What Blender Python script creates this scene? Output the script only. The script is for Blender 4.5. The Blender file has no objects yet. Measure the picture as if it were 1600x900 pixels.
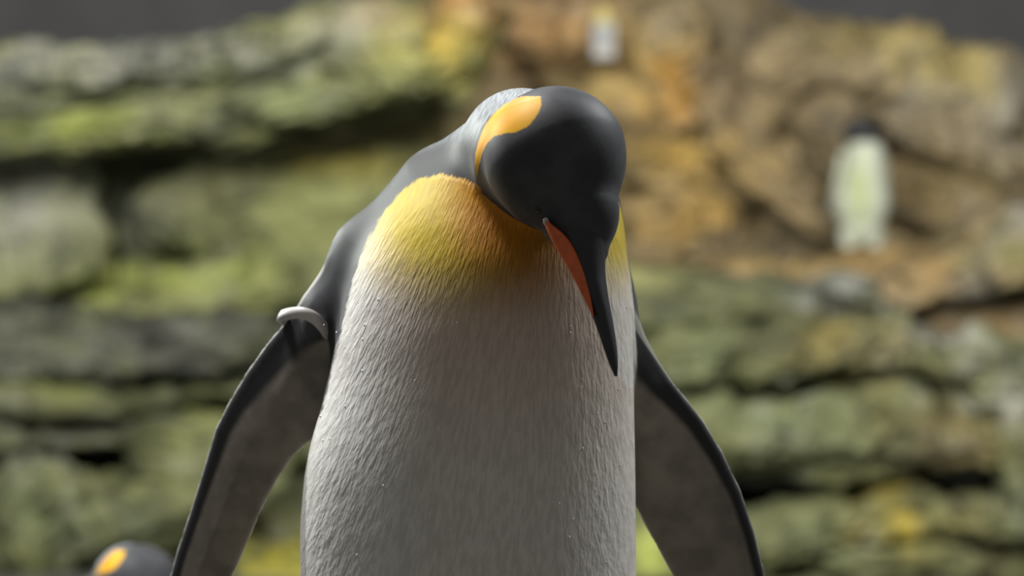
import bpy, math, random
import numpy as np
from mathutils import Vector

random.seed(7)
scene = bpy.context.scene
C = scene.collection

# ------------------------------------------------------------------ camera
CAM_Z = 0.64
FPX = 4000.0                      # focal length in pixels of the 1600 px frame
cam_d = bpy.data.cameras.new('camera')
cam_d.sensor_width = 36.0
cam_d.lens = 36.0 * FPX / 1600.0
cam_d.clip_end = 100
cam_d.dof.use_dof = True
cam_d.dof.focus_distance = 1.89
cam_d.dof.aperture_fstop = 4.6
cam = bpy.data.objects.new('camera', cam_d)
cam.location = (0, -2.0, CAM_Z)
cam.rotation_euler = (math.radians(90), 0, 0)
C.objects.link(cam)
scene.camera = cam

# ------------------------------------------------------------------ world, lamps, exposure
w = bpy.data.worlds.new('world'); scene.world = w
w.use_nodes = True
w.node_tree.nodes['Background'].inputs[0].default_value = (0.97, 0.96, 0.93, 1)
w.node_tree.nodes['Background'].inputs[1].default_value = 0.13
scene.view_settings.view_transform = 'Standard'
scene.view_settings.look = 'None'
scene.view_settings.exposure = 0.0
scene.view_settings.gamma = 1.0

def area(name, loc, target, size, power, col=(1, 1, 1), sy=None):
    d = bpy.data.lights.new(name, 'AREA')
    d.energy = power; d.size = size; d.color = col
    if sy:
        d.shape = 'RECTANGLE'; d.size_y = sy
    o = bpy.data.objects.new(name, d); C.objects.link(o)
    o.location = loc
    o.rotation_euler = (Vector(target) - Vector(loc)).to_track_quat('-Z', 'Y').to_euler()
    return o

area('ceiling_lamp_key', (-0.80, 0.43, 2.36), (0, 0, 0.6), 0.45, 64, (1, 1, 0.99))
area('ceiling_lamp_side', (1.35, 0.80, 2.1), (0, 0, 0.6), 0.5, 38, (0.96, 1, 1))
area('rim_light_back', (-1.5, 1.5, 1.5), (0, 0, 0.45), 0.5, 28, (0.95, 1, 0.92))  # added low rim light for the flipper and belly edges, no real lamp
area('ceiling_lamp_rocks_left', (-1.5, 1.8, 2.45), (-0.9, 9.6, 0.9), 1.3, 470, (1, 0.98, 0.92))
area('ceiling_lamp_rocks_right', (1.5, 2.4, 3.3), (1.2, 10.0, 1.0), 1.3, 470, (1, 0.97, 0.90))

# ------------------------------------------------------------------ helpers
def PX(px, py, Y):
    """world point that stands Y metres in front of the camera"""
    return np.array([(px - 800) * Y / FPX, Y - 2.0, CAM_Z + (450 - py) * Y / FPX])

def mesh_obj(name, verts, faces, mat=None, parent=None, smooth=True):
    me = bpy.data.meshes.new(name)
    me.from_pydata([tuple(v) for v in verts], [], [tuple(f) for f in faces])
    if smooth:
        me.polygons.foreach_set('use_smooth', [True] * len(me.polygons))
    me.update()
    if mat: me.materials.append(mat)
    o = bpy.data.objects.new(name, me); C.objects.link(o)
    if parent: o.parent = parent
    return o

def fast_mesh(name, V, Q, mat=None, parent=None):
    """V (n,3), Q (m,4) numpy quads"""
    me = bpy.data.meshes.new(name)
    me.vertices.add(len(V)); me.vertices.foreach_set('co', np.asarray(V, np.float32).ravel())
    m = len(Q)
    me.loops.add(m * 4); me.loops.foreach_set('vertex_index', np.asarray(Q, np.int32).ravel())
    me.polygons.add(m)
    me.polygons.foreach_set('loop_start', np.arange(m, dtype=np.int32) * 4)
    me.polygons.foreach_set('use_smooth', np.ones(m, bool))
    me.update(calc_edges=True); me.validate()
    if mat: me.materials.append(mat)
    o = bpy.data.objects.new(name, me); C.objects.link(o)
    if parent: o.parent = parent
    return o

def fattr(o, name, a):
    at = o.data.attributes.new(name, 'FLOAT', 'POINT')
    at.data.foreach_set('value', np.asarray(a, np.float32))
def vattr(o, name, a):
    at = o.data.attributes.new(name, 'FLOAT_VECTOR', 'POINT')
    at.data.foreach_set('vector', np.asarray(a, np.float32).ravel())
def cattr(o, name, a):
    at = o.data.attributes.new(name, 'FLOAT_COLOR', 'POINT')
    at.data.foreach_set('color', np.c_[np.asarray(a, np.float32), np.ones(len(a), np.float32)].ravel())

def empty(name, loc=(0, 0, 0)):
    o = bpy.data.objects.new(name, None); C.objects.link(o); o.location = loc
    o.empty_display_size = 0.1
    return o
def tag(o, label, cat, group=None):
    o['label'] = label; o['category'] = cat
    if group: o['group'] = group
    return o

def srgb(r, g, b):
    f = lambda c: (c / 255 / 12.92) if c / 255 <= 0.04045 else ((c / 255 + 0.055) / 1.055) ** 2.4
    return np.array([f(r), f(g), f(b)])

def smooth01(a, e0, e1):
    t = np.clip((a - e0) / (e1 - e0), 0, 1)
    return t * t * (3 - 2 * t)

# value noise
_rng = np.random.RandomState(11)
_T = _rng.rand(64, 64, 64).astype(np.float64) * 2 - 1
def vnoise(P):
    i = np.floor(P).astype(int); f = P - i
    f = f * f * f * (f * (f * 6 - 15) + 10)
    r = 0
    for a in (0, 1):
        for b in (0, 1):
            for c in (0, 1):
                wgt = (f[:, 0] if a else 1 - f[:, 0]) * (f[:, 1] if b else 1 - f[:, 1]) * (f[:, 2] if c else 1 - f[:, 2])
                r = r + wgt * _T[(i[:, 0] + a) & 63, (i[:, 1] + b) & 63, (i[:, 2] + c) & 63]
    return r
def fbm(P, octv=4, gain=0.5):
    s = 0; amp = 1
    for k in range(octv):
        s = s + amp * vnoise(P * (2.03 ** k) + 17.3 * k); amp *= gain
    return s

# node helpers
class NT:
    def __init__(self, name):
        self.m = bpy.data.materials.new(name); self.m.use_nodes = True
        self.t = self.m.node_tree
        self.b = self.t.nodes['Principled BSDF']
    def n(self, typ, **kw):
        x = self.t.nodes.new(typ)
        for k, v in kw.items(): setattr(x, k, v)
        return x
    def l(self, a, b): self.t.links.new(a, b)
    def attr(self, name, out='Fac'):
        return self.n('ShaderNodeAttribute', attribute_name=name).outputs[out]
    def val(self, sock, v):
        if hasattr(v, 'is_linked'): self.l(v, sock)
        else: sock.default_value = v
    def math(self, op, a, b=0.0, clamp=False):
        x = self.n('ShaderNodeMath', operation=op, use_clamp=clamp)
        self.val(x.inputs[0], a); self.val(x.inputs[1], b)
        return x.outputs[0]
    def remap(self, v, a, b, c=0.0, d=1.0):
        x = self.n('ShaderNodeMapRange', interpolation_type='SMOOTHSTEP')
        self.val(x.inputs[0], v)
        x.inputs[1].default_value = a; x.inputs[2].default_value = b
        x.inputs[3].default_value = c; x.inputs[4].default_value = d
        return x.outputs[0]
    def mix(self, f, a, b, blend='MIX'):
        x = self.n('ShaderNodeMix', data_type='RGBA', blend_type=blend)
        self.val(x.inputs[0], f)
        for s, v in ((x.inputs[6], a), (x.inputs[7], b)):
            if hasattr(v, 'is_linked'): self.l(v, s)
            else: s.default_value = (*v, 1)
        return x.outputs[2]
    def noise(self, vec, scale, detail=3, rough=0.5, out='Fac'):
        x = self.n('ShaderNodeTexNoise')
        if vec is not None: self.l(vec, x.inputs['Vector'])
        x.inputs['Scale'].default_value = scale; x.inputs['Detail'].default_value = detail
        x.inputs['Roughness'].default_value = rough
        return x.outputs[out]
    def bump(self, h, strength, dist):
        x = self.n('ShaderNodeBump')
        x.inputs['Strength'].default_value = strength; x.inputs['Distance'].default_value = dist
        self.l(h, x.inputs['Height']); return x.outputs[0]
    def geo(self): return self.n('ShaderNodeTexCoord').outputs['Object']

def plain(name, col, rough=0.5, spec=0.5, noise_scale=60, amount=0.25, bump=0.0):
    k = NT(name)
    nz = k.noise(k.geo(), noise_scale, 4)
    c = k.mix(k.remap(nz, 0.3, 0.7), tuple(np.array(col) * (1 - amount)), tuple(np.clip(np.array(col) * (1 + amount), 0, 1)))
    k.l(c, k.b.inputs['Base Color'])
    k.b.inputs['Roughness'].default_value = rough
    k.b.inputs['Specular IOR Level'].default_value = spec
    if bump: k.l(k.bump(nz, 0.5, bump), k.b.inputs['Normal'])
    return k.m

# ------------------------------------------------------------------ rock material
def rock_material():
    k = NT('painted_rock')
    g = k.geo()
    col = k.attr('col', 'Color')
    n1 = k.noise(g, 4.5, 6, 0.62)
    n2 = k.noise(g, 7.0, 5, 0.6)
    n3 = k.noise(g, 30.0, 4, 0.6)
    n0 = k.noise(g, 2.4, 3, 0.55)
    c = k.mix(k.remap(n1, 0.50, 0.68, 0, 0.55), col, k.mix(0.5, col, tuple(srgb(140, 141, 136))))      # bare grey patches
    c = k.mix(k.remap(n0, 0.46, 0.62, 0, 0.8), c, (0.45, 0.46, 0.48), 'MULTIPLY')
    c = k.mix(k.remap(n2, 0.48, 0.68, 0, 0.8), c, (0.34, 0.35, 0.34), 'MULTIPLY')    # dark moss mottling
    c = k.mix(k.remap(n3, 0.45, 0.65, 0, 0.45), c, (0.55, 0.55, 0.5), 'MULTIPLY')
    k.l(c, k.b.inputs['Base Color'])
    k.b.inputs['Roughness'].default_value = 0.75
    h = k.math('ADD', k.math('MULTIPLY', n2, 1.0), k.math('MULTIPLY', n3, 0.35))
    k.l(k.bump(h, 0.9, 0.05), k.b.inputs['Normal'])
    return k.m
ROCK = rock_material()

# colour of the rock: algae, stain, bare-stone patches and painted ledge highlights, in world x / z
def blob(px, py, rx, ry, Y, col, s=1.0):
    c = PX(px, py, Y)
    return (c[0], c[2], rx * Y / FPX, ry * Y / FPX, np.array(col), s)
G_OLIVE = srgb(132, 136, 86); G_LIME = srgb(152, 162, 72); G_GREY = srgb(156, 156, 148)
G_SAGE = srgb(138, 148, 102); G_DARK = srgb(90, 91, 86); O_OCHRE = srgb(180, 156, 98)
O_BROWN = srgb(158, 140, 104); O_ORANGE = srgb(192, 146, 90); Y_GOLD = srgb(196, 172, 70); O_TAN = srgb(178, 160, 122)

ROCK_TONE = {'stepped_rock': 0.52, 'layered_rock': 0.43, 'overhanging_rock': 0.85, 'rock_slope': 0.74, 'orange_rock': 0.9}   # per-rock colour factor, darkens rocks that come out too bright
def colour_rock(o, base, blobs, seed=0):
    n = len(o.data.vertices)
    V = np.empty(n * 3); o.data.vertices.foreach_get('co', V); V = V.reshape(-1, 3)
    wob = np.c_[fbm(V * 3.1 + 5 + seed, 3), fbm(V * 3.1 + 50 + seed, 3)] * 0.10
    X = V[:, 0] + wob[:, 0]; Z = V[:, 2] + wob[:, 1]
    c = np.tile(np.array(base, float), (n, 1))
    for bx, bz, rx, rz, col, s in blobs:
        d = ((X - bx) / rx) ** 2 + ((Z - bz) / rz) ** 2
        wgt = (np.exp(-d * 1.3) * s)[:, None]
        c = c * (1 - wgt) + col * wgt
    cattr(o, 'col', c * (ROCK_TONE.get(o.parent.name, 1.0) if o.parent else 1.0))

def curve(pts, xs):
    p = np.array(pts, float)
    return np.interp(xs, p[:, 0], p[:, 1])
def smooth_arr(a, k):
    if k < 2: return a
    ker = np.hanning(k + 2)[1:-1]; ker /= ker.sum()
    return np.convolve(np.pad(a, (k // 2, k - 1 - k // 2), mode='edge'), ker, 'valid')

def rock_slab(name, parent, Y, top, bot, T, x0, x1, base, blobs, n=3.0, amp=0.07, strata=0.05, seed=0,
              nx=260, nr=110, endl=0.0, endr=0.0, tilt=0.0):
    """a bed of rock swept along x; top / bot are its upper and lower edges, T its half depth"""
    xs = np.linspace(x0, x1, nx)
    zt = smooth_arr(curve(top, xs), 9); zb = smooth_arr(curve(bot, xs), 9)
    X = (xs - 800) * Y / FPX
    Zt = CAM_Z + (450 - zt) * Y / FPX; Zb = CAM_Z + (450 - zb) * Y / FPX
    tt = np.linspace(0, 1, nx)
    es = np.ones(nx)
    if endl: es = np.minimum(es, np.sqrt(np.clip(1 - (1 - np.clip(tt / endl, 0, 1)) ** 2, 0.0, 1)))
    if endr: es = np.minimum(es, np.sqrt(np.clip(1 - (1 - np.clip((1 - tt) / endr, 0, 1)) ** 2, 0.0, 1)))
    es = np.maximum(es, 0.02)
    th = np.linspace(0, 2 * math.pi, nr, endpoint=False)
    cy = np.sign(np.cos(th)) * np.abs(np.cos(th)) ** (2 / n)
    cz = np.sign(np.sin(th)) * np.abs(np.sin(th)) ** (2 / n)
    zc = (Zt + Zb) / 2; hz = (Zt - Zb) / 2 * es
    V = np.empty((nx, nr, 3))
    V[:, :, 0] = X[:, None]
    V[:, :, 1] = (Y - 2.0) + T - T * es[:, None] * cy[None, :] + tilt * hz[:, None] * cz[None, :]
    V[:, :, 2] = zc[:, None] + hz[:, None] * cz[None, :]
    nrm = np.stack([np.zeros((nx, nr)), np.tile(-np.cos(th), (nx, 1)), np.tile(np.sin(th), (nx, 1))], -1).reshape(-1, 3)
    V = V.reshape(-1, 3)
    d = amp * fbm(V * np.array([2.2, 2.2, 3.4]) + seed * 3.7, 5, 0.55)
    d += strata * fbm(V * np.array([1.0, 1.0, 9.0]) + seed * 1.9, 3)
    cr = 1 - np.abs(vnoise(V * np.array([2.0, 2.0, 3.0]) + seed * 7.1))
    d -= amp * 0.9 * smooth01(cr, 0.86, 1.0)
    V = V + nrm * d[:, None]
    idx = np.arange(nx * nr).reshape(nx, nr)
    a = idx[:-1]; b = idx[1:]
    Q = np.stack([a, np.roll(a, -1, 1), np.roll(b, -1, 1), b], -1).reshape(-1, 4)
    c0 = len(V); V = np.vstack([V, V[idx[0]].mean(0), V[idx[-1]].mean(0)])
    caps = []
    for j in range(0, nr, 2):
        caps.append((c0, idx[0][(j + 2) % nr], idx[0][(j + 1) % nr], idx[0][j]))
        caps.append((c0 + 1, idx[-1][j], idx[-1][(j + 1) % nr], idx[-1][(j + 2) % nr]))
    Q = np.vstack([Q, np.array(caps)])
    o = fast_mesh(name, V, Q, ROCK, parent)
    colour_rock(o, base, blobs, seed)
    return o

def rock_lump(name, parent, px, py, Y, rx, ry, T, ang, base, blobs, seed=0, amp=0.22, n=2.6, nu=96, nv=56):
    """a boulder-like bulge; rx, ry in reference pixels at Y, T half depth in metres, ang tilt in degrees"""
    s = Y / FPX
    th = np.linspace(0, 2 * math.pi, nu, endpoint=False); ph = np.linspace(-math.pi / 2, math.pi / 2, nv)
    sp = lambda v: np.sign(v) * np.abs(v) ** (2 / n)
    ct, st = sp(np.cos(th)), sp(np.sin(th)); cp, spn = sp(np.cos(ph)), sp(np.sin(ph))
    L = np.stack([cp[:, None] * ct[None], np.tile(spn[:, None], (1, nu)), cp[:, None] * st[None]], -1).reshape(-1, 3)
    ctr = PX(px, py, Y)
    r = np.array([rx * s, T, ry * s])
    q = L * r
    rm = min(r[0], r[2])
    W = q + ctr
    k = 1.0 + amp * fbm(W / rm * 0.9 + seed * 5.3, 5, 0.55) + 0.10 * vnoise(W * np.array([0.7, 0.7, 5.0]) / rm * 0.6 + seed)
    cr = 1 - np.abs(vnoise(W / rm * 0.8 + seed * 2.3)); k -= 0.14 * smooth01(cr, 0.88, 1.0)
    q = q * k[:, None]
    a = math.radians(ang); ca, sa = math.cos(a), math.sin(a)
    V = np.stack([q[:, 0] * ca - q[:, 2] * sa, q[:, 1], q[:, 0] * sa + q[:, 2] * ca], -1) + ctr
    idx = np.arange(nu * nv).reshape(nv, nu)
    A = idx[:-1]; B = idx[1:]
    Q = np.stack([A, np.roll(A, -1, 1), np.roll(B, -1, 1), B], -1).reshape(-1, 4)
    o = fast_mesh(name, V, Q[:, ::-1], ROCK, parent)
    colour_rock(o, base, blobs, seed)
    return o

# ------------------------------------------------------------------ setting
def box(name, lo, hi, mat):
    x0, y0, z0 = lo; x1, y1, z1 = hi
    v = [(x0, y0, z0), (x1, y0, z0), (x1, y1, z0), (x0, y1, z0), (x0, y0, z1), (x1, y0, z1), (x1, y1, z1), (x0, y1, z1)]
    f = [(0, 3, 2, 1), (4, 5, 6, 7), (0, 1, 5, 4), (1, 2, 6, 5), (2, 3, 7, 6), (3, 0, 4, 7)]
    return mesh_obj(name, v, f, mat, smooth=False)
FLOOR_Z = -0.47
o = box('floor', (-6, -3, FLOOR_Z - 0.2), (6, 13.6, FLOOR_Z), plain('wet_concrete', srgb(96, 98, 90), 0.5, 0.4, 6, 0.2))
o['kind'] = 'structure'
o = box('wall_back', (-6, 13.4, FLOOR_Z), (6, 13.6, 6.0), plain('charcoal_wall', srgb(84, 84, 86), 0.8, 0.2, 3, 0.08))
o['kind'] = 'structure'

# ------------------------------------------------------------------ rocks
YA = 10.6
b_left = [blob(60, 110, 130, 60, YA, G_GREY), blob(230, 90, 90, 50, YA, G_GREY, .9), blob(110, 130, 60, 30, YA, G_OLIVE, .7),
          blob(130, 200, 150, 34, YA, G_LIME, .9), blob(380, 90, 120, 45, YA, G_GREY, .9), blob(360, 130, 60, 50, YA, G_OLIVE, .7),
          blob(470, 150, 120, 40, YA, G_SAGE, .8), blob(560, 120, 110, 60, YA, G_OLIVE, .8), blob(540, 40, 60, 40, YA, G_GREY, .8),
          blob(640, 60, 70, 50, YA, srgb(170, 165, 90), .8), blob(715, 80, 60, 60, YA, Y_GOLD, .95), blob(745, 20, 60, 50, YA, O_ORANGE, .95),
          blob(300, 190, 130, 30, YA, srgb(130, 132, 110), .7), blob(580, 20, 80, 30, YA, O_TAN, .7)]
r1 = tag(empty('overhanging_rock', tuple(PX(320, 900, YA))), 'long grey-green overhanging rock band along the top left', 'rock')
r1p = tuple(PX(320, 900, YA))
def adopt(e):
    """keep world-space meshes in place under an empty that is not at the origin"""
    for ch in e.children: ch.matrix_parent_inverse = e.matrix_basis.inverted()
rock_slab('rock_bed', r1, YA, [(-200, 70), (0, 66), (150, 62), (300, 50), (400, 32), (470, 10), (560, -15), (700, -34), (820, -24)],
          [(-200, 215), (0, 208), (130, 190), (250, 165), (400, 150), (560, 130), (700, 125), (760, 95), (800, 50)],
          0.30, -220, 812, G_OLIVE, b_left, n=2.6, seed=1, endr=0.10)
rock_slab('rock_bed', r1, YA - 0.12, [(-200, 200), (0, 192), (130, 166), (240, 142), (330, 128), (450, 120), (560, 100), (640, 80), (760, 30)],
          [(-200, 262), (0, 256), (100, 243), (250, 222), (350, 204), (450, 190), (550, 164), (640, 150), (700, 140), (750, 108)],
          0.28, -220, 770, G_OLIVE, b_left, n=2.4, seed=2, endr=0.16, amp=0.08)
rock_lump('rock_lump', r1, 610, 115, YA - 0.12, 105, 42, 0.25, 8, G_OLIVE, b_left, 3)
rock_lump('rock_lump', r1, 715, 60, YA - 0.05, 46, 85, 0.25, -12, G_OLIVE, b_left, 4)
rock_lump('rock_lump', r1, 150, 105, YA - 0.02, 130, 36, 0.2, 6, G_OLIVE, b_left, 5)
rock_lump('rock_lump', r1, 400, 80, YA - 0.02, 120, 40, 0.2, 14, G_OLIVE, b_left, 6)
rock_lump('rock_lump', r1, 480, 155, YA - 0.14, 120, 34, 0.2, 10, G_OLIVE, b_left, 7)
adopt(r1)

YB = 11.55
b_mid = [blob(50, 340, 110, 100, YB, G_GREY, .85), blob(210, 340, 70, 90, YB, G_DARK, .8), blob(330, 290, 90, 50, YB, srgb(120, 118, 84), .8),
         blob(450, 340, 120, 80, YB, G_OLIVE, .8), blob(530, 280, 90, 26, YB, srgb(180, 165, 80), .8), blob(280, 430, 150, 36, YB, G_LIME, .95),
         blob(600, 220, 140, 50, YB, srgb(140, 132, 78), .8), blob(140, 440, 50, 30, YB, G_LIME, .8), blob(420, 470, 130, 50, YB, G_OLIVE, .7),
         blob(700, 190, 60, 40, YB, O_TAN, .6)]
r2 = tag(empty('olive_rock', tuple(PX(350, 900, YB))), 'olive green algae-covered rock face under the overhang, left of the penguin', 'rock')
rock_slab('rock_bed', r2, YB + .22, [(-250, 150), (740, 110)], [(-250, 540), (740, 540)], 0.3, -250, 740, G_OLIVE, b_mid, n=4, seed=11, amp=0.09, endr=0.05)
rock_lump('rock_lump', r2, 45, 360, YB - 0.12, 125, 110, 0.25, 5, G_OLIVE, b_mid, 12)
rock_lump('rock_lump', r2, 460, 310, YB - 0.05, 220, 82, 0.26, 12, G_OLIVE, b_mid, 13, amp=.16)
rock_lump('rock_lump', r2, 330, 455, YB - 0.14, 210, 62, 0.22, 16, G_OLIVE, b_mid, 14, amp=.16)
rock_lump('rock_lump', r2, 540, 420, YB - 0.1, 150, 80, 0.3, -5, G_OLIVE, b_mid, 15)
adopt(r2)

YC = 10.0
b_low = [blob(200, 530, 150, 40, YC, G_DARK, .6), blob(110, 500, 60, 18, YC, srgb(150, 156, 104), .6), blob(330, 575, 80, 18, YC, srgb(140, 142, 110), .6), blob(60, 560, 80, 30, YC, srgb(130, 136, 110), .7), blob(420, 560, 70, 40, YC, G_OLIVE, .6),
         blob(60, 610, 110, 22, YC, G_LIME, .55), blob(230, 610, 60, 24, YC, G_OLIVE, .8), blob(100, 690, 130, 26, YC, G_GREY, .75),
         blob(300, 690, 130, 40, YC, G_LIME, .5), blob(60, 800, 60, 80, YC, G_SAGE, .85), blob(200, 760, 80, 60, YC, G_OLIVE, .7),
         blob(230, 820, 70, 40, YC, G_SAGE, .9), blob(420, 730, 70, 40, YC, G_SAGE, .6), blob(440, 895, 70, 36, YC, srgb(255, 240, 70), 1.0)]
r3 = tag(empty('stepped_rock', tuple(PX(230, 900, YC))), 'low stepped green rock with dark cracks at the bottom left', 'rock')
rock_slab('rock_bed', r3, YC + .45, [(-250, 500), (0, 495), (250, 490), (520, 505), (700, 510)], [(-250, 640), (700, 640)], 0.3, -250, 720, srgb(118, 120, 98), b_low, seed=21, amp=.12)
rock_slab('rock_bed', r3, YC + .12, [(-250, 590), (0, 592), (110, 600), (180, 628), (250, 645)], [(-250, 650), (250, 656)], 0.35, -250, 240, G_OLIVE, b_low, seed=22, amp=.05, endr=.25)
rock_slab('rock_bed', r3, YC + .2, [(150, 600), (260, 590), (380, 600), (560, 590), (700, 600)], [(150, 648), (400, 640), (700, 650)], 0.35, 160, 720, G_OLIVE, b_low, seed=23, amp=.06, endl=.12)
rock_slab('rock_bed', r3, YC + .05, [(-250, 672), (100, 672), (300, 656), (720, 660)], [(-250, 716), (100, 714), (300, 722), (720, 730)], 0.4, -250, 720, G_OLIVE, b_low, seed=24, amp=.06)
rock_slab('rock_bed', r3, YC + .1, [(-250, 722), (720, 726)], [(-250, 1120), (720, 1120)], 0.5, -250, 720, G_OLIVE, b_low, n=4.5, seed=25, amp=.10)
rock_lump('rock_lump', r3, 70, 800, YC - .02, 70, 90, .2, 10, G_OLIVE, b_low, 26)
rock_lump('rock_lump', r3, 230, 800, YC - .02, 110, 66, .22, 22, G_OLIVE, b_low, 27)
rock_lump('rock_lump', r3, 330, 735, YC - .02, 120, 55, .2, -6, G_OLIVE, b_low, 28)
rock_lump('rock_lump', r3, 250, 545, YC + .35, 190, 44, .2, 4, srgb(112, 114, 96), b_low, 29, amp=.3)
rock_lump('rock_lump', r3, 60, 560, YC + .3, 110, 34, .2, -3, srgb(126, 128, 108), b_low, 30, amp=.3)
rock_lump('rock_lump', r3, 440, 905, YC - .05, 80, 45, .2, 4, G_OLIVE, b_low, 31)
adopt(r3)

YD = 12.5
b_or = [blob(850, 60, 110, 90, YD, O_ORANGE, .75), blob(990, 110, 120, 90, YD, O_OCHRE, .95), blob(1010, 30, 90, 60, YD, O_BROWN, .7),
        blob(920, 160, 90, 50, YD, O_OCHRE, .8), blob(1030, 160, 60, 60, YD, srgb(206, 150, 50), .8), blob(1140, 110, 50, 110, YD, srgb(120, 104, 84), .8),
        blob(1060, 250, 120, 40, YD, srgb(200, 165, 76), .8), blob(1080, 340, 110, 50, YD, srgb(196, 160, 84), .8), blob(1270, 90, 130, 70, YD, O_TAN, .7),
        blob(1390, 70, 140, 40, YD, srgb(190, 170, 96), .8), blob(1420, 130, 60, 60, YD, G_GREY, .6), blob(1540, 150, 70, 90, YD, G_GREY, .8),
        blob(1500, 100, 50, 60, YD, srgb(190, 172, 100), .7), blob(1500, 290, 90, 60, YD, srgb(130, 116, 76), .8), blob(1250, 160, 60, 60, YD, srgb(120, 106, 80), .8),
        blob(780, 130, 40, 80, YD, O_TAN, .6), blob(1400, 300, 80, 60, YD, srgb(150, 128, 80), .7)]
r4 = tag(empty('orange_rock', tuple(PX(1200, 900, YD))), 'large orange-brown rock face with diagonal cracks at the upper right', 'rock')
rock_slab('rock_bed', r4, YD, [(700, -80), (1000, -70), (1150, -26), (1210, 4), (1260, 26), (1330, 38), (1400, 42), (1480, 50), (1540, 66), (1600, 88), (1800, 170)],
          [(700, 450), (1800, 440)], 0.4, 690, 1800, O_BROWN, b_or, n=3.6, seed=41, amp=.10, nx=300, nr=140, endl=.04)
for (px, py, rx, ry, an, sd, dy) in [
        (905, 60, 120, 60, 8, 1, 0), (960, 160, 120, 56, -6, 2, -.05), (1050, 75, 60, 90, 12, 3, 0),
        (1030, 255, 80, 42, -14, 4, -.15), (1075, 345, 92, 44, -8, 5, -.3), (1190, 260, 110, 34, -34, 6, -.08),
        (1245, 330, 120, 26, -36, 7, -.2), (1220, 120, 70, 60, 30, 8, 0), (1330, 110, 100, 50, -10, 9, 0), (1300, 215, 70, 60, -40, 10, -.04),
        (1450, 160, 60, 90, 10, 11, 0), (1545, 150, 70, 80, -18, 12, -.05), (1480, 235, 120, 30, -24, 13, -.08), (1470, 320, 120, 48, -14, 14, -.02),
        (1180, 190, 46, 60, -20, 15, -.02), (1560, 260, 90, 40, -26, 16, -.1), (1010, 395, 60, 24, 0, 17, -.3), (1160, 400, 90, 26, -10, 18, -.35)]:
    rock_lump('rock_lump', r4, px, py, YD + dy, rx, ry, 0.24, an, O_BROWN, b_or, 40 + sd, amp=.2)
adopt(r4)

YF = 10.7
b_sl = [blob(1250, 405, 200, 22, YF, O_OCHRE, .6), blob(1450, 420, 140, 50, YF, srgb(170, 140, 88), .8), blob(1560, 400, 70, 60, YF, G_OLIVE, .7),
        blob(1590, 340, 40, 30, YF, G_GREY, .7), blob(1520, 470, 60, 30, YF, G_DARK, .5)]
r5 = tag(empty('rock_slope', tuple(PX(1350, 900, YF))), 'ochre sloping rock shelf that the distant small penguin stands on', 'rock')
rock_slab('rock_bed', r5, YF, [(940, 412), (1150, 408), (1250, 404), (1345, 397), (1420, 388), (1500, 362), (1560, 338), (1620, 322), (1800, 290)],
          [(940, 640), (1800, 640)], 0.52, 930, 1800, srgb(164, 138, 92), b_sl, n=3.2, seed=71, amp=.05, strata=.03)
rock_lump('rock_lump', r5, 1580, 400, YF - .1, 70, 70, .2, 20, O_BROWN, b_sl, 72)
rock_lump('rock_lump', r5, 1460, 440, YF - .05, 110, 44, .2, 10, O_BROWN, b_sl, 73)
adopt(r5)

YE = 9.3
b_e = [blob(1060, 450, 130, 26, YE, srgb(226, 224, 150), .85), blob(1335, 452, 70, 26, YE, srgb(232, 232, 224), .95), blob(1200, 440, 90, 30, YE, G_SAGE, .7),  # palest patches paint lit ledge tops into the rock colour
       blob(1080, 560, 60, 50, YE, G_SAGE, .8), blob(1180, 560, 50, 60, YE, G_OLIVE, .8), blob(1300, 540, 90, 60, YE, srgb(160, 140, 66), .7),
       blob(1420, 540, 60, 40, YE, srgb(150, 130, 70), .6), blob(1490, 545, 80, 30, YE, srgb(220, 220, 210), .85), blob(1570, 625, 50, 26, YE, srgb(225, 225, 218), .9),  # near-white patches are painted ledge highlights too
       blob(1200, 660, 110, 50, YE, G_SAGE, .9), blob(1300, 640, 70, 40, YE, G_SAGE, .7), blob(1470, 680, 110, 50, YE, srgb(138, 118, 66), .8),
       blob(1400, 800, 50, 42, YE, srgb(240, 214, 80), .95), blob(1270, 830, 60, 50, YE, G_SAGE, .7), blob(1500, 800, 80, 40, YE, srgb(160, 150, 84), .7),
       blob(1590, 780, 40, 80, YE, G_SAGE, .8), blob(1560, 870, 60, 30, YE, O_BROWN, .7), blob(1010, 870, 50, 60, YE, srgb(214, 226, 110), .95)]
r6 = tag(empty('layered_rock', tuple(PX(1300, 900, YE))), 'layered mossy green rock ledge on the right, behind the penguin\'s open flipper', 'rock')
rock_slab('rock_bed', r6, YE + .16, [(940, 434), (1200, 427), (1300, 436), (1350, 452), (1385, 486), (1430, 520)], [(940, 524), (1100, 522), (1260, 512), (1430, 540)], 0.5, 930, 1430, G_OLIVE, b_e, seed=81, amp=.06, n=4.2, endr=.12)
rock_slab('rock_bed', r6, YE + .10, [(940, 534), (1150, 530), (1300, 470), (1380, 488), (1450, 520), (1520, 530), (1600, 552), (1800, 590)],
          [(940, 616), (1200, 618), (1300, 606), (1400, 588), (1500, 606), (1600, 625), (1800, 660)], 0.55, 930, 1800, G_OLIVE, b_e, seed=82, amp=.08, n=5)
rock_slab('rock_bed', r6, YE + .04, [(940, 626), (1150, 628), (1300, 618), (1400, 598), (1480, 616), (1600, 640), (1800, 670)],
          [(940, 752), (1200, 764), (1400, 748), (1590, 742), (1800, 750)], 0.55, 930, 1800, G_OLIVE, b_e, seed=83, amp=.08, n=5)
rock_slab('rock_bed', r6, YE + .0, [(940, 790), (1150, 782), (1300, 778), (1450, 772), (1590, 768), (1800, 760)],
          [(940, 1100), (1800, 1100)], 0.55, 930, 1800, G_OLIVE, b_e, n=3.2, seed=84, amp=.08)
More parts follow.
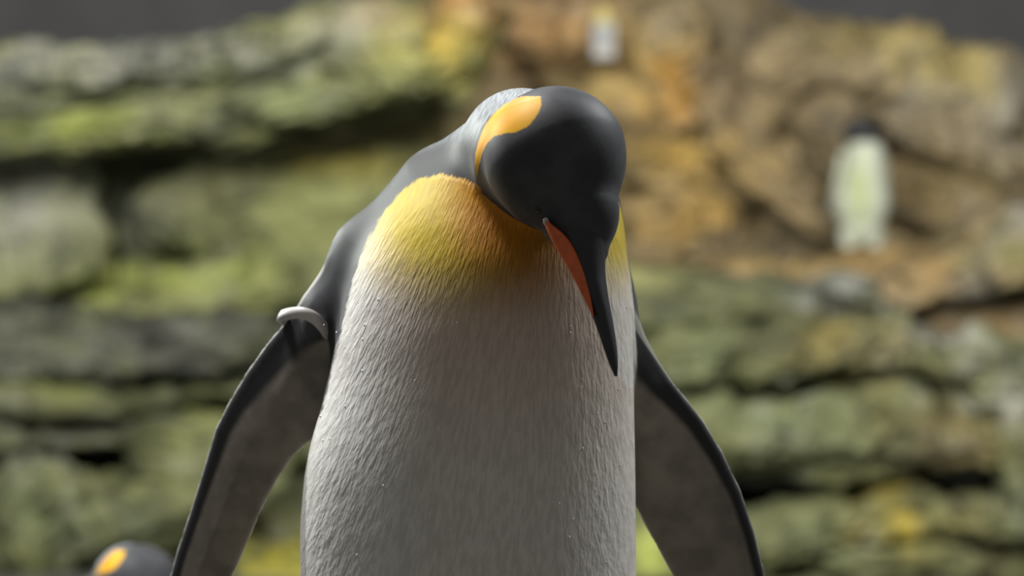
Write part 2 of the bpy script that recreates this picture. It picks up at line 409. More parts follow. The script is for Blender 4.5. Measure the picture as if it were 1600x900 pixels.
for (px, py, rx, ry, an, sd, dy) in [(1080, 570, 60, 34, 2, 1, .06), (1200, 570, 56, 36, -4, 2, .06), (1320, 545, 90, 40, 8, 3, .06), (1460, 560, 70, 30, -14, 4, .06),
                                     (1190, 680, 90, 52, 4, 5, 0), (1320, 670, 80, 50, -4, 6, 0), (1480, 690, 110, 42, -3, 7, 0), (1560, 610, 60, 40, -10, 8, .04),
                                     (1250, 830, 110, 44, 4, 9, -.03), (1410, 808, 70, 40, 8, 10, -.03), (1530, 810, 90, 36, -4, 11, -.03), (1420, 880, 130, 34, 2, 12, -.05),
                                     (1585, 720, 30, 100, 6, 13, 0), (1040, 860, 90, 60, 4, 14, -.03), (1330, 450, 50, 24, -16, 15, .12)]:
    rock_lump('rock_lump', r6, px, py, YE + dy, rx, ry, 0.16, an, G_OLIVE, b_e, 90 + sd, amp=.2)
adopt(r6)

# rock the king penguin stands on (below the frame)
r7 = tag(empty('foreground_rock', (0, 0, FLOOR_Z)), 'flat-topped grey rock under the large king penguin\'s feet', 'rock')
rock_lump('rock_lump', r7, 800, 450, 2.0, 800, 500, 0.35, 0, O_BROWN, [], 120, amp=.04, n=5)
for v in r7.children[0].data.vertices:
    v.co.z = FLOOR_Z + (v.co.z - (CAM_Z - 0.25)) / 0.5 * (0 - FLOOR_Z - 0.002)
    if v.co.z > -0.06: v.co.z = -0.003
adopt(r7)

# ------------------------------------------------------------------ signed distance tools
def smin(a, b, k):
    h = np.clip(0.5 + 0.5 * (b - a) / k, 0, 1)
    return b * (1 - h) + a * h - k * h * (1 - h)
def round_cone(p, a, b, r1, r2):
    a = np.asarray(a); b = np.asarray(b); ba = b - a
    t = np.clip(((p - a) @ ba) / (ba @ ba), 0, 1)
    return np.linalg.norm(p - a - t[:, None] * ba, axis=1) - (r1 + (r2 - r1) * t)
def ellipsoid(p, c, r):
    q = (p - c) / r
    k0 = np.linalg.norm(q, axis=1); k1 = np.linalg.norm(q / r, axis=1)
    return k0 * (k0 - 1) / np.maximum(k1, 1e-9)
def poly_sd(x, z, poly):
    """signed distance to a polygon, negative inside"""
    P = np.asarray(poly, float); n = len(P)
    d = np.full(len(x), 1e9); s = np.ones(len(x))
    for i in range(n):
        a = P[i]; b = P[i - 1]
        ex, ez = b - a
        wx, wz = x - a[0], z - a[1]
        t = np.clip((wx * ex + wz * ez) / (ex * ex + ez * ez + 1e-18), 0, 1)
        d = np.minimum(d, (wx - ex * t) ** 2 + (wz - ez * t) ** 2)
        c1 = z >= a[1]; c2 = z < b[1]; c3 = ex * wz > ez * wx
        flip = (c1 & c2 & c3) | (~c1 & ~c2 & ~c3)
        s = np.where(flip, -s, s)
    return s * np.sqrt(d)

def surface_nets(fn, lo, hi, h):
    lo = np.asarray(lo, float); n = np.ceil((np.asarray(hi) - lo) / h).astype(int) + 1
    F = np.empty(tuple(n), np.float32)
    yy, zz = np.meshgrid(lo[1] + h * np.arange(n[1]), lo[2] + h * np.arange(n[2]), indexing='ij')
    for i0 in range(0, n[0], 12):
        i1 = min(i0 + 12, n[0])
        p = np.empty((i1 - i0, n[1], n[2], 3))
        p[..., 0] = (lo[0] + h * np.arange(i0, i1))[:, None, None]; p[..., 1] = yy; p[..., 2] = zz
        F[i0:i1] = fn(p.reshape(-1, 3)).reshape(i1 - i0, n[1], n[2])
    ins = F < 0
    cnt = np.zeros(tuple(n - 1), np.int8)
    for a in (0, 1):
        for b in (0, 1):
            for c in (0, 1):
                cnt += ins[a:n[0] - 1 + a, b:n[1] - 1 + b, c:n[2] - 1 + c]
    act = np.argwhere((cnt > 0) & (cnt < 8))
    ids = np.full(tuple(n - 1), -1, np.int64); ids[act[:, 0], act[:, 1], act[:, 2]] = np.arange(len(act))
    acc = np.zeros((len(act), 3)); m = np.zeros(len(act))
    for ax in range(3):
        o1, o2 = [k for k in range(3) if k != ax]
        for u in (0, 1):
            for v in (0, 1):
                c0 = act.copy(); c0[:, o1] += u; c0[:, o2] += v
                c1 = c0.copy(); c1[:, ax] += 1
                f0 = F[c0[:, 0], c0[:, 1], c0[:, 2]]; f1 = F[c1[:, 0], c1[:, 1], c1[:, 2]]
                x = (f0 < 0) != (f1 < 0)
                t = np.where(x, f0 / np.where(x, f0 - f1, 1), 0)
                acc += np.where(x[:, None], c0 + t[:, None] * (c1 - c0), 0); m += x
    V = lo + h * acc / m[:, None]
    quads = []
    for ax in range(3):
        o1, o2 = (ax + 1) % 3, (ax + 2) % 3
        s0 = [slice(None)] * 3; s1 = [slice(None)] * 3
        s0[ax] = slice(0, -1); s1[ax] = slice(1, None)
        A = ins[tuple(s0)]; B = ins[tuple(s1)]
        e = np.argwhere(A != B)
        e = e[(e[:, o1] > 0) & (e[:, o2] > 0) & (e[:, o1] < n[o1] - 1) & (e[:, o2] < n[o2] - 1)]
        q = []
        for (du, dv) in ((-1, -1), (0, -1), (0, 0), (-1, 0)):
            c = e.copy(); c[:, o1] += du; c[:, o2] += dv
            q.append(ids[c[:, 0], c[:, 1], c[:, 2]])
        q = np.stack(q, -1)
        rev = ~A[e[:, 0], e[:, 1], e[:, 2]]
        q[rev] = q[rev][:, ::-1]
        quads.append(q)
    Q = np.vstack(quads)
    for _ in range(2):                                  # pull the vertices onto the surface
        f = fn(V); e = h * 0.25
        g = np.stack([fn(V + np.eye(3)[k] * e) - fn(V - np.eye(3)[k] * e) for k in range(3)], -1) / (2 * e)
        g2 = np.maximum((g * g).sum(1), 0.05)
        V = V - np.clip(f / g2, -h, h)[:, None] * g
    g /= np.linalg.norm(g, axis=1)[:, None] + 1e-9
    return V, Q, g

# ------------------------------------------------------------------ king penguin
def W(px, py, y):                 # point of the penguin, y metres behind its middle plane
    return PX(px, py, 2.0 + y)
def XZ(pts, y=0.0):
    return [(W(a, b, y)[0], W(a, b, y)[2]) for a, b in pts]

TORSO = np.array([  # py, left, right, half depth, centre y
    (222, 745, 845, .024, .010), (240, 706, 872, .044, .006), (262, 672, 905, .058, .003), (290, 640, 938, .070, .0), (320, 612, 958, .079, -.003), (360, 582, 971, .088, -.005),
    (410, 556, 979, .096, -.007), (460, 542, 984, .101, -.008), (520, 529, 987, .105, -.008), (580, 517, 989, .108, -.007),
    (640, 502, 990, .111, -.006), (690, 487, 991, .113, -.005), (740, 477, 992, .115, -.004), (820, 470, 993, .118, -.002), (900, 470, 994, .120, 0),
    (1000, 474, 992, .121, .003), (1150, 500, 980, .117, .008), (1300, 545, 945, .100, .015), (1400, 600, 890, .074, .02), (1460, 670, 820, .04, .025)], float)
def torso_curve():
    z = CAM_Z + (450 - TORSO[:, 0]) * 0.0005
    zz = np.linspace(z[-1], z[0], 500)
    o = np.argsort(z)
    cols = []
    for v in ((TORSO[:, 1] + TORSO[:, 2]) / 2, (TORSO[:, 2] - TORSO[:, 1]) / 2, TORSO[:, 3], TORSO[:, 4]):
        cols.append(smooth_arr(np.interp(zz, z[o], v[o]), 25))
    return zz, (cols[0] - 800) * 0.0005, cols[1] * 0.0005, cols[2], cols[3]
TZ, TCX, TRX, TRY, TCY = torso_curve()
def sd_torso(p):
    z = np.clip(p[:, 2], TZ[0], TZ[-1])
    cx, rx, ry, cy = (np.interp(z, TZ, a) for a in (TCX, TRX, TRY, TCY))
    u = (p[:, 0] - cx) / rx; v = (p[:, 1] - cy) / ry
    k0 = np.sqrt(u * u + v * v) + 1e-9
    k1 = np.sqrt((u / rx) ** 2 + (v / ry) ** 2) + 1e-9
    d = k0 * (k0 - 1) / k1
    d = np.where(k0 < 0.2, -np.minimum(rx, ry) * 0.8, d)
    dz = np.maximum(TZ[0] - p[:, 2], p[:, 2] - TZ[-1])
    return np.where(dz > 0, np.sqrt(np.maximum(d, 0) ** 2 + dz ** 2), np.maximum(d * 0.9, dz))

FL_L_Y, FL_R_Y = 0.025, 0.035
FL_L = XZ([(600, 400), (520, 412), (484, 458), (446, 500), (412, 540), (380, 584), (352, 630), (330, 672), (312, 730), (288, 805), (266, 868), (254, 910), (248, 960), (252, 1010), (272, 1044),
           (300, 1020), (322, 980), (345, 934), (366, 890), (386, 845), (408, 795), (432, 750), (458, 714), (490, 684), (540, 640), (600, 560)], FL_L_Y)
FL_R = XZ([(930, 470), (975, 486), (1004, 530), (1048, 592), (1098, 654), (1130, 706), (1160, 768), (1183, 836), (1199, 900), (1208, 960), (1206, 1020), (1186, 1060),
           (1150, 1040), (1110, 990), (1076, 940), (1050, 898), (1028, 858), (1006, 818), (985, 772), (930, 740)], FL_R_Y)
def sd_flipper(p, poly, y0, tilt, xr):
    P = np.array(poly); lo = P.min(0) - 0.03; hi = P.max(0) + 0.03
    out = np.full(len(p), 0.05)
    wy = p[:, 1] - y0 - tilt * (p[:, 0] - xr) - 0.5 * (p[:, 0] - xr) ** 2
    m = (p[:, 0] > lo[0]) & (p[:, 0] < hi[0]) & (p[:, 2] > lo[1]) & (p[:, 2] < hi[1]) & (np.abs(wy) < 0.05)
    if m.any():
        d = poly_sd(p[m, 0], p[m, 2], poly)
        t = 0.0042 + 0.005 * smooth01(-d, 0, 0.035)
        a = d; b = np.abs(wy[m]) - t
        kk = 0.006
        out[m] = -smin(-a, -b, kk)
    return out
def sd_flipL(p): return sd_flipper(p, FL_L, FL_L_Y, -0.25, W(520, 0, 0)[0])
def sd_flipR(p): return sd_flipper(p, FL_R, FL_R_Y, 0.15, W(1000, 0, 0)[0])

HEADC = W(869, 246, -.125)
def sd_head(p):
    d = ellipsoid(p, HEADC, np.array([.0505, .0515, .0508]))
    d = smin(d, round_cone(p, HEADC, W(906, 338, -.145), .046, .0275), .012)
    d = smin(d, round_cone(p, W(906, 338, -.145), W(921, 392, -.155), .0265, .0135), .010)
    d = smin(d, round_cone(p, W(828, 246, -.088), W(852, 300, -.112), .041, .026), .010)
    return d
def sd_neck(p):
    d = round_cone(p, W(770, 312, .015), W(815, 234, -.045), .052, .0425)
    return smin(d, round_cone(p, W(815, 234, -.045), HEADC, .0415, .036), .01)
def sd_shoulder(p):
    d = round_cone(p, W(690, 318, .022), W(582, 404, .03), .042, .030)
    d = smin(d, round_cone(p, W(582, 404, .03), W(516, 486, .027), .030, .0165), .02)
    d = smin(d, round_cone(p, W(516, 486, .027), W(450, 620, .036), .0165, .004), .02)
    e = round_cone(p, W(900, 330, .035), W(940, 470, .045), .035, .022)
    return np.minimum(d, smin(e, round_cone(p, W(940, 470, .045), W(1010, 600, .038), .022, .008), .02))
TOES = []
def sd_feet(p):
    d = np.full(len(p), 1.0)
    lo = p[:, 2] < 0.2
    if lo.any():
        q = p[lo]; r = np.full(len(q), 1.0)
        for sx in (-1, 1):
            x = -.034 + sx * .055
            r = np.minimum(r, round_cone(q, (x, .02, .16), (x, .012, .03), .05, .024))
            for a in (-.032, 0, .032):
                r = smin(r, round_cone(q, (x, .01, .022), (x + a, -.085, .009), .018, .009), .012)
        d[lo] = r
    return d
def sd_tail(p):
    return round_cone(p, np.array([-.034, .09, .16]), np.array([-.034, .155, .03]), .045, .012)
def sd_body(p):
    d = smin(sd_torso(p), sd_shoulder(p), .025)
    nk = sd_neck(p)
    d = smin(d, nk, .035)
    d = smin(d, smin(nk, sd_head(p), .022), .010)
    d = smin(d, sd_flipL(p), .012)
    d = smin(d, sd_flipR(p), .012)
    d = smin(d, sd_tail(p), .02)
    return smin(d, sd_feet(p), .012)

def polyline_side(x, z, line):
    """x distance to the right of a polyline given as (x, z), top to bottom"""
    L = np.array(sorted(line, key=lambda a: a[1]))
    return x - np.interp(z, L[:, 1], L[:, 0])

def XS(pts, y=0.0):
    out = []
    ys = np.linspace(-.2, .06, 260)
    for px, py in pts:
        P = np.array([W(px, py, v) for v in ys]); i = sd_body(P) < 0.001
        q = P[int(np.argmax(i))] if i.any() else W(px, py, y)
        out.append((q[0], q[2]))
    return out
FRONT_POLY = XS([(880, 352), (800, 319), (762, 297), (726, 279), (690, 271), (652, 280), (622, 302), (597, 335), (576, 372), (559, 412), (548, 450), (539, 490), (529, 530), (518, 580), (503, 640), (470, 690), (380, 760), (380, 1500),
                 (1100, 1500), (1100, 300), (960, 300), (910, 330)], -.04)
PATCH = XS([(845, 150), (847, 164), (839, 181), (826, 197), (806, 207), (786, 209), (771, 214), (759, 226), (752, 242), (748, 264), (745, 278), (742, 262), (742, 240), (747, 220), (756, 199), (770, 178), (789, 161), (815, 150)], -.09)
NAPE = XS([(868, 100), (864, 130), (850, 150), (812, 149), (786, 159), (765, 180), (752, 198), (744, 220), (740, 245), (742, 270), (750, 300)], -.07)

def penguin_attributes(o, V, N):
    x, y, z = V.T
    dT, dH, dNk = sd_torso(V), sd_head(V), sd_neck(V)
    dF = np.minimum(sd_flipL(V), sd_flipR(V)); dS = sd_shoulder(V)
    front_y = smooth01(-N[:, 1], -0.15, 0.25)
    # white front (metres, positive = front)
    f = -poly_sd(x, z, FRONT_POLY)
    zbound = np.interp(z, [0.0, .35, .50, .60, .70], [.06, .055, .045, .035, .02])
    f = np.minimum(f, zbound - y)
    f = np.minimum(f, dF * 1.0 - .0015)
    f = np.where(x > W(930, 0, 0)[0], np.minimum(f, dS - dT + .003), f)
    fattr(o, 'front', f)
    # black head
    hd = np.minimum(dT, dS) - np.minimum(dH, dNk)          # positive on head / neck
    side = polyline_side(x, z, NAPE)
    sd = np.minimum(hd - 0.002, side)
    sd = np.where(y > .01, np.minimum(sd, (.01 - y) * 1.0), sd)
    fattr(o, 'headm', sd)
    pt = -poly_sd(x, z, PATCH)
    pt = np.where(N[:, 1] < 0.15, pt, -.02)
    far = .022 - np.linalg.norm(V - (HEADC + np.array([.034, .038, .002])), axis=1)
    fattr(o, 'patch', np.maximum(np.minimum(pt, hd), far))
    # flipper
    fl = np.minimum(np.minimum(dT, dS + .004), dH) - dF
    fl = np.where(x < W(485, 0, 0)[0], np.maximum(fl, smooth01(z, W(0, 545, 0)[2], W(0, 600, 0)[2]) * .01 - .002), fl)
    pl = np.minimum(poly_sd(x, z, FL_L), poly_sd(x, z, FL_R))
    fattr(o, 'flip', fl)
    lead = np.minimum(np.abs(poly_sd(x, z, FL_L[1:16] + [(v[0] - .2, v[1]) for v in FL_L[1:16][::-1]])),
                      np.abs(poly_sd(x, z, FL_R[1:13] + [(v[0] + .2, v[1]) for v in FL_R[1:13][::-1]])))
    lw = np.interp(z, [.40, .47, .54, .60, .66], [.55, .62, .95, 1.9, 2.6])
    fattr(o, 'lead', lead / lw)
    fattr(o, 'fedge', -pl)
    # breast colour: pixels-like local coordinates around the throat
    T = W(770, 300, -.08)
    T2 = W(962, 352, 0)
    b1 = np.sqrt(((x - T[0]) * np.where(x < T[0], .74, 1.0)) ** 2 + ((z - T[2]) * 1.15) ** 2)
    b2 = np.sqrt(((x - T2[0]) * 2.5) ** 2 + ((z - T2[2]) * 1.3) ** 2) + .035
    fattr(o, 'bibd', np.minimum(b1, b2))
    fattr(o, 'bibx', np.where(b2 < b1, -.08, x - T[0]))
    fattr(o, 'hz', z)
    fattr(o, 'feet', smooth01(z, .10, .07))
    F0 = W(880, -120, -.1)
    r = np.hypot(x - F0[0], z - F0[2]); u = np.arctan2(x - F0[0], F0[2] - z)
    vattr(o, 'flow', np.c_[u * 0.40, r * 0.21, y * 0.12])

def plumage_material():
    k = NT('king_penguin_plumage')
    g = k.geo(); flow = k.attr('flow', 'Vector')
    streak = k.noise(flow, 330, 2.5, 0.55)
    fine = k.noise(g, 420, 2, 0.5)
    broad = k.noise(g, 40, 3, 0.5)
    jit = k.math('MULTIPLY', k.math('SUBTRACT', k.noise(flow, 500, 2), 0.5), 0.006)
    # breast: white below, yellow to orange up at the throat
    bd = k.math('ADD', k.attr('bibd'), k.math('MULTIPLY', jit, 3.0))
    white = tuple(srgb(232, 230, 226))
    breast = k.mix(k.math('MULTIPLY', k.remap(bd, .06, .30, 0.55, 0.12), k.remap(k.attr('bibx'), -.105, -.03, .12, 1.0)), white, tuple(srgb(200, 146, 96)))  # tan: fading bib, plus warm bounce light painted in
    lem = k.remap(bd, .055, .125, 1.0, 0.0)
    lemc = k.mix(k.remap(k.attr('bibx'), -.05, .03), tuple(srgb(206, 178, 16)), tuple(srgb(190, 130, 46)))
    breast = k.mix(lem, breast, lemc)
    org = k.math('MULTIPLY', k.remap(bd, .03, .085, 1.0, 0.0), k.remap(k.attr('bibx'), -.055, .01))
    breast = k.mix(org, breast, tuple(srgb(214, 134, 6)))
    breast = k.mix(k.remap(streak, 0.35, 0.65, 0.28, 0.0), breast, (0.45, 0.42, 0.40), 'MULTIPLY')
    # back: silver grey with a dark band along the white
    fr = k.math('ADD', k.attr('front'), jit)
    silver = k.mix(k.remap(k.noise(flow, 420, 3), 0.35, 0.65), tuple(srgb(112, 117, 121)), tuple(srgb(164, 168, 172)))
    dark = tuple(srgb(36, 36, 40))
    back = k.mix(k.remap(fr, -.042, -.018), silver, dark)
    low = k.remap(k.attr('hz'), .655, .70, 1.0, 0.0)                     # darker towards the flipper root
    back = k.mix(k.math('MULTIPLY', low, 0.85), back, tuple(srgb(62, 62, 66)))
    c = k.mix(k.remap(fr, -.0012, .0012), back, breast)
    # flipper
    fcol = k.mix(k.remap(broad, .3, .7), tuple(srgb(122, 114, 105)), tuple(srgb(150, 140, 128)))
    fcol = k.mix(k.remap(k.attr('lead'), .012, .020, 1, 0), fcol, tuple(srgb(44, 44, 46)))
    fcol = k.mix(k.remap(k.attr('fedge'), .0002, .0016, .8, 0), fcol, tuple(srgb(170, 168, 160)))  # pale rim: white trailing edge, plus backlit rim painted in
    c = k.mix(k.remap(k.attr('flip'), -.001, .002), c, fcol)
    # head
    hm = k.math('ADD', k.attr('headm'), k.math('MULTIPLY', jit, 0.6))
    hcol = k.mix(k.remap(broad, .3, .7), tuple(srgb(64, 64, 67)), tuple(srgb(80, 80, 83)))
    c = k.mix(k.remap(hm, -.001, .0022), c, hcol)
    pm = k.math('ADD', k.attr('patch'), k.math('MULTIPLY', jit, 0.35))
    pcol = k.mix(k.remap(broad, .35, .65), tuple(srgb(230, 158, 2)), tuple(srgb(234, 174, 8)))
    c = k.mix(k.remap(pm, -.0006, .0010), c, pcol)
    c = k.mix(k.attr('feet'), c, tuple(srgb(56, 54, 54)))
    k.l(c, k.b.inputs['Base Color'])
    k.b.inputs['Roughness'].default_value = 0.55
    k.b.inputs['Specular IOR Level'].default_value = 0.35
    k.l(k.remap(hm, -.001, .002, 0.15, 0.03), k.b.inputs['Sheen Weight'])
    k.l(k.remap(hm, -.001, .002, 0.35, 0.18), k.b.inputs['Specular IOR Level'])
    k.b.inputs['Sheen Roughness'].default_value = 0.4
    onb = k.math('MULTIPLY', k.remap(fr, 0, .004), k.remap(hm, -.004, -.001, 1, 0))
    h = k.math('ADD', k.math('MULTIPLY', k.math('MULTIPLY', streak, onb), 1.0), k.math('MULTIPLY', fine, 0.03))
    k.l(k.bump(h, 0.30, 0.005), k.b.inputs['Normal'])
    return k.m
PLUMAGE = plumage_material()

BILL_M = plain('black_bill', srgb(46, 46, 50), 0.38, 0.5, 90, 0.1)
PLATE_M = plain('orange_mandible_plate', srgb(226, 108, 62), 0.45, 0.4, 120, 0.12)
EYE_M = plain('dark_eye', srgb(28, 22, 20), 0.12, 0.6, 60, 0.1)
GAPE_M = plain('pale_gape_skin', srgb(190, 186, 190), 0.5, 0.4, 120, 0.1)
BAND_M = plain('white_plastic_band', srgb(206, 200, 196), 0.4, 0.5, 60, 0.06)
DROP_M = plain('water_drop', srgb(240, 242, 245), 0.1, 0.8, 60, 0.02)

def loft(name, secs, mat, parent, ns=28):
    """secs: list of (centre, axis_u, axis_v); elliptical sections"""
    V = []; Fc = []
    for c, u, v in secs:
        for i in range(ns):
            a = 2 * math.pi * i / ns
            V.append(np.asarray(c) + np.asarray(u) * math.cos(a) + np.asarray(v) * math.sin(a))
    n = len(secs)
    for i in range(n - 1):
        for j in range(ns):
            Fc.append((i * ns + j, i * ns + (j + 1) % ns, (i + 1) * ns + (j + 1) % ns, (i + 1) * ns + j))
    Fc.append(tuple(range(ns))[::-1]); Fc.append(tuple((n - 1) * ns + j for j in range(ns)))
    return mesh_obj(name, V, Fc, mat, parent)

def dense(tab, m):
    tab = np.array(tab, float); t = np.linspace(tab[0, 0], tab[-1, 0], m)
    out = [t]
    for k in range(1, tab.shape[1]):
        out.append(smooth_arr(np.interp(t, tab[:, 0], tab[:, k]), 5))
    return np.array(out).T

def sphere(name, c, r, mat, parent, seg=16, rings=10):
    V = []; Fc = []
    for i in range(rings + 1):
        ph = -math.pi / 2 + math.pi * i / rings
        for j in range(seg):
            a = 2 * math.pi * j / seg
            V.append((c[0] + r[0] * math.cos(ph) * math.cos(a), c[1] + r[1] * math.cos(ph) * math.sin(a), c[2] + r[2] * math.sin(ph)))
    for i in range(rings):
        for j in range(seg):
            Fc.append((i * seg + j, i * seg + (j + 1) % seg, (i + 1) * seg + (j + 1) % seg, (i + 1) * seg + j))
    return mesh_obj(name, V, Fc, mat, parent)

king = tag(empty('king_penguin'), 'large king penguin in front bowing its head, white band on one flipper', 'penguin')
V, Q, N = surface_nets(sd_body, (-.30, -.20, -.02), (.225, .20, .83), .003)
body = fast_mesh('body', V, Q, PLUMAGE, king)
penguin_attributes(body, V, N)

# bill: py, left, right, y, half depth
BILL = dense([(330, 868, 950, -.147, .020), (352, 862, 951, -.151, .020), (375, 868, 948, -.155, .0185), (400, 880, 946, -.159, .016), (430, 894, 946, -.164, .0135), (460, 909, 950, -.169, .0115),
              (492, 925, 956, -.173, .0095), (520, 935, 961, -.177, .008), (550, 945, 965, -.181, .0065), (570, 952, 966, -.183, .005), (578, 955, 966, -.1835, .0038), (584, 959, 965.5, -.1845, .0022), (588, 961.5, 964, -.185, .0006)], 40)
secs = []
for py, l, r, y, d in BILL:
    a, b = W(l, py, y), W(r, py, y)
    secs.append(((a + b) / 2, (b - a) / 2, np.array([0, d, 0])))
bill = loft('bill', secs, BILL_M, king)
bill['label'] = 'long black bill pointing down'
PL = dense([(345, 850, 855, .0), (352, 851, 864, .0), (362, 855, 878, .0), (380, 864, 893, .0), (400, 876, 903, .0), (420, 888, 911, .0), (440, 899, 917, .0), (460, 909, 922, .0), (480, 919, 926, .0), (494, 926, 928, .0)], 34)
secs = []
for py, l, r, _ in PL:
    y = np.interp(py, BILL[:, 0], BILL[:, 3]); d = np.interp(py, BILL[:, 0], BILL[:, 4])
    a, b = W(l, py, y - d * .62), W(r, py, y - d * .92)
    hw = np.linalg.norm(b - a) / 2
    secs.append(((a + b) / 2, (b - a) / 2, np.array([.12, .9, 0]) * min(.0055, hw * .8 + .0006)))
plate = loft('mandible_plate', secs, PLATE_M, bill, 20)
plate['label'] = 'orange-red stripe along the lower bill'
sphere('gape_spot', W(853, 346, -.165), (.0022, .0025, .003), GAPE_M, bill)
# eye on the black side of the head
def on_surface(px, py, y0=-.25, fn=None):
    fn = fn or sd_body
    ys = np.linspace(y0, .05, 400)
    P = np.array([W(px, py, y) for y in ys])
    i = int(np.argmax(fn(P) < 0))
    return P[i]
e = on_surface(843, 325)
sphere('eye', e + np.array([0, .0022, 0]), (.0042, .0036, .0042), EYE_M, king)

# flipper band
c = W(478, 512, .022); u = W(519, 530, .022) - W(440, 496, .022); u = u / 2
secs = []
V = []; Fc = []
nb = 72; prof = [(-.0018, -.0048), (.0018, -.0048), (.0024, 0), (.0018, .0048), (-.0018, .0048), (-.0022, 0)]
un = u / np.linalg.norm(u); vn = np.array([0, 1, 0.0]); up = np.cross(un, vn); up = up if up[2] > 0 else -up
for i in range(nb):
    a = 2 * math.pi * i / nb
    base = c + u * math.cos(a) + vn * .022 * math.sin(a)
    base = base + up * (.011 * (1 - math.cos(a) ** 2) * (1 if math.sin(a) < 0 else -.3))
    out = un * math.cos(a) + vn * math.sin(a)
    for r, h in prof: V.append(base + out * r + up * h)
for i in range(nb):
    for j in range(6):
        Fc.append((i * 6 + j, i * 6 + (j + 1) % 6, ((i + 1) % nb) * 6 + (j + 1) % 6, ((i + 1) % nb) * 6 + j))
band = mesh_obj('flipper_band', V, Fc, BAND_M, king)
band['label'] = 'white plastic identification band around the flipper'

# water drops on the breast: too small to pick apart
rs = np.random.RandomState(5)
DV = []; DF = []
for k in range(90):
    px = rs.uniform(500, 985); py = rs.uniform(430, 900)
    if px > 620 and px < 880 and rs.rand() < .7: continue
    p = on_surface(px, py, -.15, sd_torso); r = rs.uniform(.0005, .0012)
    b = len(DV)
    for dv in ((1, 0, 0), (-1, 0, 0), (0, 1, 0), (0, -1, 0), (0, 0, 1.3), (0, 0, -1.3)): DV.append(p + np.array(dv) * r)
    for f in ((0, 2, 4), (2, 1, 4), (1, 3, 4), (3, 0, 4), (2, 0, 5), (1, 2, 5), (3, 1, 5), (0, 3, 5)): DF.append(tuple(b + q for q in f))
dr = mesh_obj('water_drops', DV, DF, DROP_M, king)
dr['kind'] = 'stuff'

# ------------------------------------------------------------------ second king penguin, behind, low at the left
def copy_tree(src, parent=None):
    c = src.copy(); C.objects.link(c); c.parent = parent
    for ch in src.children:
        if ch.name.startswith(('flipper_band', 'water_drops')): continue
        copy_tree(ch, c)
    return c
k2 = copy_tree(king)
tag(k2, 'king penguin at the bottom left edge, only its black head and orange ear patch showing', 'penguin')
Y2 = 3.1
k2.rotation_euler = (math.radians(-9), 0, math.radians(-3))
p0 = on_surface(798, 182)          # ear patch of the model
p0 = np.array(k2.rotation_euler.to_matrix() @ Vector(p0))
k2.location = tuple(PX(167, 879, Y2) - p0)

# ------------------------------------------------------------------ small far penguin on the slope
YP = 11.3
sP = YP / FPX
def P3(px, py, dy=0.0):
    return PX(px, py, YP) + np.array([0, dy, 0])
def sd_small(p):
    d = round_cone(p, P3(1346, 318), P3(1352, 240), 42 * sP, 28 * sP)
    d = smin(d, round_cone(p, P3(1346, 318), P3(1346, 352), 42 * sP, 33 * sP), .03)
    d = smin(d, round_cone(p, P3(1352, 240), P3(1345, 212), 24 * sP, 20 * sP), .03)
    d = smin(d, ellipsoid(p, P3(1344, 206, -.01), np.array([29, 32, 21]) * sP), .02)
    for s in (-1, 1):
        d = smin(d, round_cone(p, P3(1350 + s * 28, 245, .05), P3(1347 + s * 45, 325, .07), .028, .012), .02)
        d = smin(d, round_cone(p, P3(1346 + s * 20, 370), P3(1346 + s * 20, 390, 0), .045, .03), .02)
        d = smin(d, round_cone(p, P3(1346 + s * 20, 391, 0), P3(1346 + s * 24, 392, -.09), .022, .016), .01)
    return smin(d, round_cone(p, P3(1346, 370, .08), P3(1346, 388, .2), .05, .012), .02)
small = tag(empty('small_penguin', tuple(P3(1346, 396))), 'small far penguin with black head and pale belly standing on the ochre slope', 'penguin')
c0 = P3(1346, 300)
V, Q, N = surface_nets(sd_small, c0 - np.array([.22, .25, .32]), c0 + np.array([.22, .3, .34]), .008)
k = NT('small_penguin_plumage')
pc = np.tile(srgb(180, 186, 172), (len(V), 1))
pm = smooth01((450 - (V[:, 2] - CAM_Z) / sP), 0, 1)
pyy = 450 - (V[:, 2] - CAM_Z) / sP; pxx = 800 + V[:, 0] / sP
wg = np.exp(-((pxx - 1338) / 20) ** 2 - ((pyy - 300) / 55) ** 2)[:, None] * .75
pc = pc * (1 - wg) + srgb(140, 152, 78) * wg
blk = np.maximum(smooth01(pyy, 227, 220), smooth01(V[:, 1] - (YP - 2), .05, .07))[:, None]
pc = pc * (1 - blk) + srgb(40, 40, 44) * blk
ft = smooth01(pyy, 386, 389)[:, None]; pc = pc * (1 - ft) + srgb(150, 110, 60) * ft
nz = k.noise(k.geo(), 60, 3)
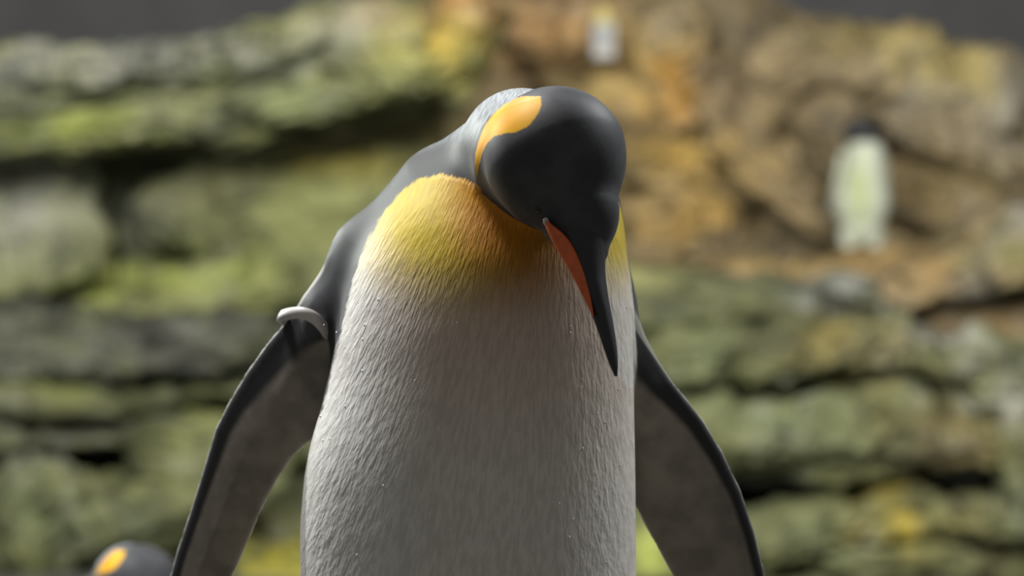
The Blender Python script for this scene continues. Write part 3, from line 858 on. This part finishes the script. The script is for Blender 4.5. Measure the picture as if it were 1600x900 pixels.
k.l(k.mix(k.remap(nz, .4, .7, 0, .25), k.attr('col', 'Color'), (.7, .7, .68), 'MULTIPLY'), k.b.inputs['Base Color'])
k.b.inputs['Roughness'].default_value = .6
sb = fast_mesh('body', V, Q, k.m, small); cattr(sb, 'col', pc)
bl = loft('bill', [(P3(1338 - 22 * t, 207 + 3 * t, -.06), np.array([0, .012 * (1 - t) + .001, 0]), np.array([0, 0, .012 * (1 - t) + .001])) for t in np.linspace(0, 1, 8)], BILL_M, small, 12)
adopt(small)

# ------------------------------------------------------------------ small pale fixture on the orange rock
YL = 12.0
sL = YL / FPX
fx = tag(empty('wall_fixture', tuple(PX(943, 94, YL))), 'tiny pale upright fixture with cream cap on the orange rock at the top', 'fixture')
def rbox(name, c, hx, hy, hz, mat, parent, r=.3):
    V = []; Fc = []; m = 20; levels = [(-1, .86), (-.94, .97), (-.8, 1), (.8, 1), (.94, .97), (1, .86)]
    for zz, s in levels:
        for i in range(m):
            a = 2 * math.pi * i / m
            V.append((c[0] + hx * s * math.copysign(abs(math.cos(a)) ** r, math.cos(a)), c[1] + hy * s * math.copysign(abs(math.sin(a)) ** r, math.sin(a)), c[2] + hz * zz))
    for l in range(len(levels) - 1):
        for j in range(m): Fc.append((l * m + j, l * m + (j + 1) % m, (l + 1) * m + (j + 1) % m, (l + 1) * m + j))
    Fc.append(tuple(range(m))[::-1]); Fc.append(tuple((len(levels) - 1) * m + j for j in range(m)))
    return mesh_obj(name, V, Fc, mat, parent, smooth=False)
FX_W = plain('pale_enamel', srgb(168, 164, 162), .5, .4, 30, .08)
FX_G = plain('grey_panel', srgb(132, 138, 138), .5, .4, 30, .12)
FX_C = plain('cream_cap', srgb(196, 182, 118), .5, .4, 30, .08)
rbox('housing', PX(943, 65, YL), 18.5 * sL, .06, 28 * sL, FX_W, fx)
rbox('panel', PX(943, 58, YL) + np.array([0, -.058, 0]), 12 * sL, .012, 18 * sL, FX_G, fx)
sphere('cap', PX(943, 34, YL), (17 * sL, .06, 24 * sL), FX_C, fx)
adopt(fx)
